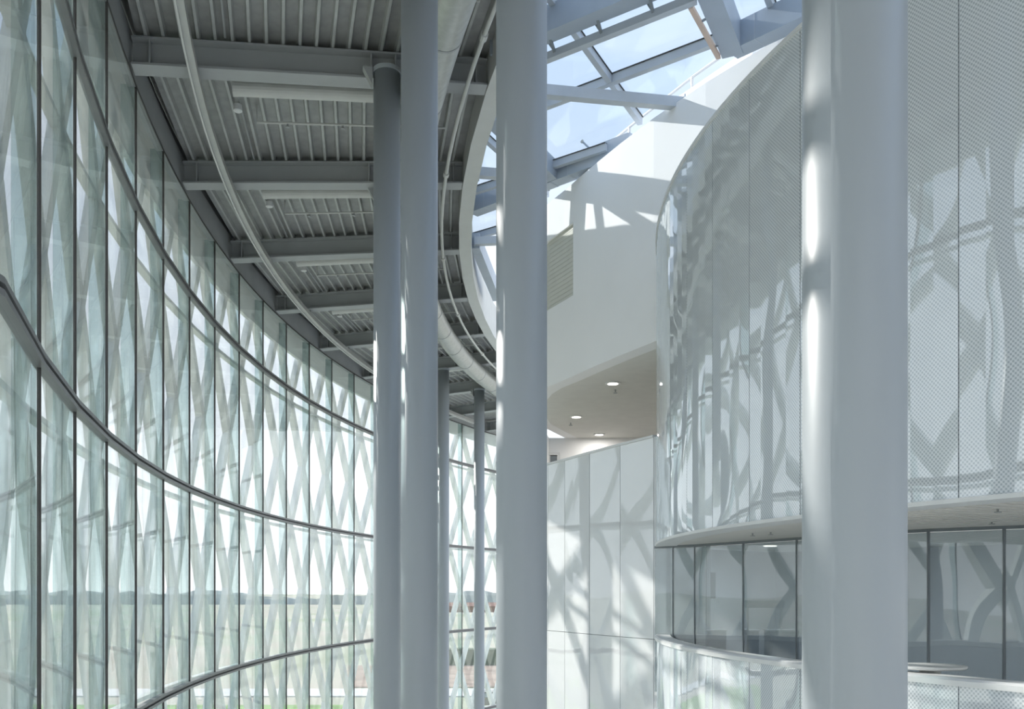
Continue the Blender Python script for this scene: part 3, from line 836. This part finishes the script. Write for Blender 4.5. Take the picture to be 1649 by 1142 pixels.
for j in range(-9, 6):
    c = clip_line(cellpt(-5, j), cellpt(6, j))
    if c: mk('glazing_bar', *bar((c[0][0], c[0][1], 9.28), (c[1][0], c[1][1], 9.28), .11, .15), M['skybar'], sky); mk('gasket', *bar((c[0][0], c[0][1], 9.362), (c[1][0], c[1][1], 9.362), .15, .014), M['groove'], sky)
for i in range(-4, 6):
    c = clip_line(cellpt(i, -9), cellpt(i, 6))
    if c: mk('glazing_bar', *bar((c[0][0], c[0][1], 9.28), (c[1][0], c[1][1], 9.28), .10, .14), M['skybar'], sky); mk('gasket', *bar((c[0][0], c[0][1], 9.356), (c[1][0], c[1][1], 9.356), .14, .012), M['groove'], sky)

# white sunlit curb between the wall and the roof glass
ca, cb = (2.98, 17.45), (4.0, 15.75)
cn = (.857, .515)
mk('trim_4', [(ca[0], ca[1], 8.95), (cb[0], cb[1], 8.95), (cb[0] + cn[0] * .5, cb[1] + cn[1] * .5, 8.95), (ca[0] + cn[0] * .5, ca[1] + cn[1] * .5, 8.95),
              (ca[0] + cn[0] * .2, ca[1] + cn[1] * .2, 9.32), (cb[0] + cn[0] * .2, cb[1] + cn[1] * .2, 9.32), (cb[0] + cn[0] * .5, cb[1] + cn[1] * .5, 9.32), (ca[0] + cn[0] * .5, ca[1] + cn[1] * .5, 9.32)], BOXF, M['white'], kind='structure')
# roof guard rail outside, behind the white wall
pr = [(1.7, 22.6), (2.6, 20.6), (3.6, 18.6), (4.6, 16.9), (5.8, 15.2), (7.4, 13.2)]
rz = 9.0
mk('roof_terrace', *polyslab([(.7, 23.4), (1.2, 21.2), (2.3, 19.0), (2.95, 17.75), (4.6, 15.3), (7.7, 11.8), (12, 12), (8, 22), (3, 26)], rz - .25, rz - .05), M['white'], kind='structure') if False else None
t = thing('guard_rail', (pr[2][0], pr[2][1], 8.9), 'thin white guard rail outside on the roof behind the white wall', 'railing')
for z in (9.75, 10.25):
    mk('rail', *tube([p + (z,) for p in pr], .028, 8), M['whitemetal'], t)
for p in pr:
    mk('post', *tube([p + (8.75,), p + (10.25,)], .03, 8), M['whitemetal'], t)
A = at(963, 262, 9.2)
t = thing('roof_rod', (A[0], A[1], 9.0), 'thin bent metal rod standing on the white wall under the skylight', 'rod')
mk('rod', *tube([(A[0], A[1], 8.9), (A[0], A[1], 9.33), (A[0] - .33, A[1] - .05, 9.62)], .022, 8), M['skysteel'], t)
mk('tip', *tube([(A[0] - .33, A[1] - .05, 9.62), (A[0] - .36, A[1] - .05, 9.645)], .04, 8), M['pale'], t)

# ------------------------------------------------------------------ outside
def ground_mat():
    m, t, b, o = mat_new('field_ground')
    N = t.nodes.new; L = t.links.new
    co = N('ShaderNodeTexCoord'); mp_ = N('ShaderNodeMapping'); mp_.inputs['Scale'].default_value = (.02, .012, 1); L(co.outputs['Object'], mp_.inputs[0])
    no = N('ShaderNodeTexNoise'); no.inputs['Scale'].default_value = 1.6; no.inputs['Detail'].default_value = 6; L(mp_.outputs[0], no.inputs['Vector'])
    r = N('ShaderNodeValToRGB')
    cs = [(.30, (.27, .30, .17)), (.45, (.38, .39, .29)), (.55, (.42, .38, .30)), (.70, (.50, .46, .38))]
    r.color_ramp.elements[0].position = cs[0][0]; r.color_ramp.elements[0].color = cs[0][1] + (1,)
    r.color_ramp.elements[1].position = cs[3][0]; r.color_ramp.elements[1].color = cs[3][1] + (1,)
    for p_, c in cs[1:3]:
        e_ = r.color_ramp.elements.new(p_); e_.color = c + (1,)
    L(no.outputs[0], r.inputs[0]); L(r.outputs[0], b.inputs['Base Color']); b.inputs['Roughness'].default_value = .95
    return m
M['field'] = ground_mat()
GZ0 = FL - .4
mk('ground', *box(-1800, 1500, -300, 2200, GZ0 - .5, GZ0), M['field'], kind='structure')
M['grass'] = paint('lawn_green', (.17, .30, .07), rough=.95, var=.3, scale=.4)
M['soil'] = paint('bare_soil', (.30, .22, .17), rough=.95, var=.3, scale=.3)
M['road'] = paint('pale_asphalt', (.62, .61, .58), rough=.9, var=.06, scale=.5)
M['haze_tree'] = paint('haze_tinted_trees', (.40, .45, .46), rough=.95, var=.25, scale=.05)  # aerial haze is painted into the tree colour as pale blue-grey
M['brick'] = paint('barn_brick', (.25, .12, .09), rough=.9, var=.15, scale=1)
M['hedge'] = paint('dark_hedge', (.06, .09, .05), rough=.95, var=.3, scale=1)
def along(x, Y): return ((x - CX0) / FPX * Y, Y)
def strip(name, x0, x1, Y0, Y1, h, mat, **k):
    a, b, c, d_ = along(x0, Y0), along(x1, Y0), along(x1, Y1), along(x0, Y1)
    return mk(name, *prism([a, b, c, d_], GZ0 - .05, GZ0 + h), mat, **k)
strip('lawn', -500, 560, 45, 76, .06, M['grass'], label='bright green lawn beside the building, seen through the lower panes', cat='lawn')
strip('bare_earth', 560, 900, 90, 116, .08, M['soil'], label='bare brown earth seen beyond the slim distant columns', cat='earth')
strip('road', -600, 1000, 82, 88, .12, M['road'], label='pale road crossing beyond the lower glass panes', cat='road')
strip('hedge', 690, 900, 117, 120, 2.0, M['hedge'], label='long dark clipped hedge beyond the brown earth', cat='hedge')
def row(name, x0, x1, Y, hmax, mat, label, cat, seed, n=160):
    rnd = random.Random(seed); V = []
    h = .6
    for k in range(n + 1):
        x = x0 + (x1 - x0) * k / n; h = max(.3, min(1, h + rnd.uniform(-.16, .16)))
        X, Y_ = along(x, Y)
        V += [(X, Y_, GZ0 - .3), (X, Y_, GZ0 + hmax * h), (X, Y_ + 12, GZ0 + hmax * h * .9), (X, Y_ + 12, GZ0 - .3)]
    F = []
    for k in range(n):
        for j in range(4): F.append((4 * k + j, 4 * k + (j + 1) % 4, 4 * k + 4 + (j + 1) % 4, 4 * k + 4 + j))
    F += [(3, 2, 1, 0), (4 * n, 4 * n + 1, 4 * n + 2, 4 * n + 3)]
    mk(name, V, F, mat, label=label, cat=cat, kind='stuff')
row('tree_belt', -900, 1500, 620, 9.5, M['haze_tree'], 'belt of trees painted a hazy blue-grey along the horizon', 'trees', 3)
bx, by = along(765, 400)
t = thing('barn', (bx, by, GZ0), 'long low red-brown building far off below the tree belt', 'building')
mk('walls', *box(bx - 16, bx + 16, by, by + 9, GZ0, GZ0 + 2.6), M['brick'], t)
mk('roof', [(bx - 16.5, by - .5, GZ0 + 2.6), (bx + 16.5, by - .5, GZ0 + 2.6), (bx + 16.5, by + 9.5, GZ0 + 2.6), (bx - 16.5, by + 9.5, GZ0 + 2.6), (bx - 16.5, by + 4.5, GZ0 + 4.2), (bx + 16.5, by + 4.5, GZ0 + 4.2)],
   [(0, 1, 5, 4), (2, 3, 4, 5), (0, 4, 3), (1, 2, 5), (0, 3, 2, 1)], M['brick'], t)
# parked dark car
cx, cy = along(796, 74)
t = thing('car', (cx, cy, GZ0), 'dark parked car outside, low beside the middle column', 'car')
M['carpaint'] = paint('black_car_paint', (.02, .022, .025), rough=.25, var=.05, coat=.6)
prof = [(-2.1, .35), (-2.15, .75), (-1.5, .95), (-.9, 1.42), (.8, 1.45), (1.6, .98), (2.1, .85), (2.15, .4)]
n = len(prof)
V = [(cx + a, cy - .85, GZ0 + z) for a, z in prof] + [(cx + a, cy + .85, GZ0 + z) for a, z in prof]
mk('body', V, [tuple(range(n)), tuple(range(2 * n - 1, n - 1, -1))] + [(i, i + n, (i + 1) % n + n, (i + 1) % n) for i in range(n)], M['carpaint'], t)
M['carglass'] = paint('car_window', (.25, .3, .33), rough=.1, var=.05)
mk('side_window', [(cx - 1.2, cy - .86, GZ0 + 1.0), (cx + 1.3, cy - .86, GZ0 + 1.0), (cx + .7, cy - .86, GZ0 + 1.36), (cx - .85, cy - .86, GZ0 + 1.34), (cx - 1.2, cy - .84, GZ0 + 1.0), (cx + 1.3, cy - .84, GZ0 + 1.0), (cx + .7, cy - .84, GZ0 + 1.36), (cx - .85, cy - .84, GZ0 + 1.34)], BOXF, M['carglass'], t)
for wx in (-1.35, 1.35):
    for wy in (-.8, .8):
        mk('wheel', *tube([(cx + wx, cy + wy - .1, GZ0 + .33), (cx + wx, cy + wy + .1, GZ0 + .33)], .33, 20), M['dark'], t)
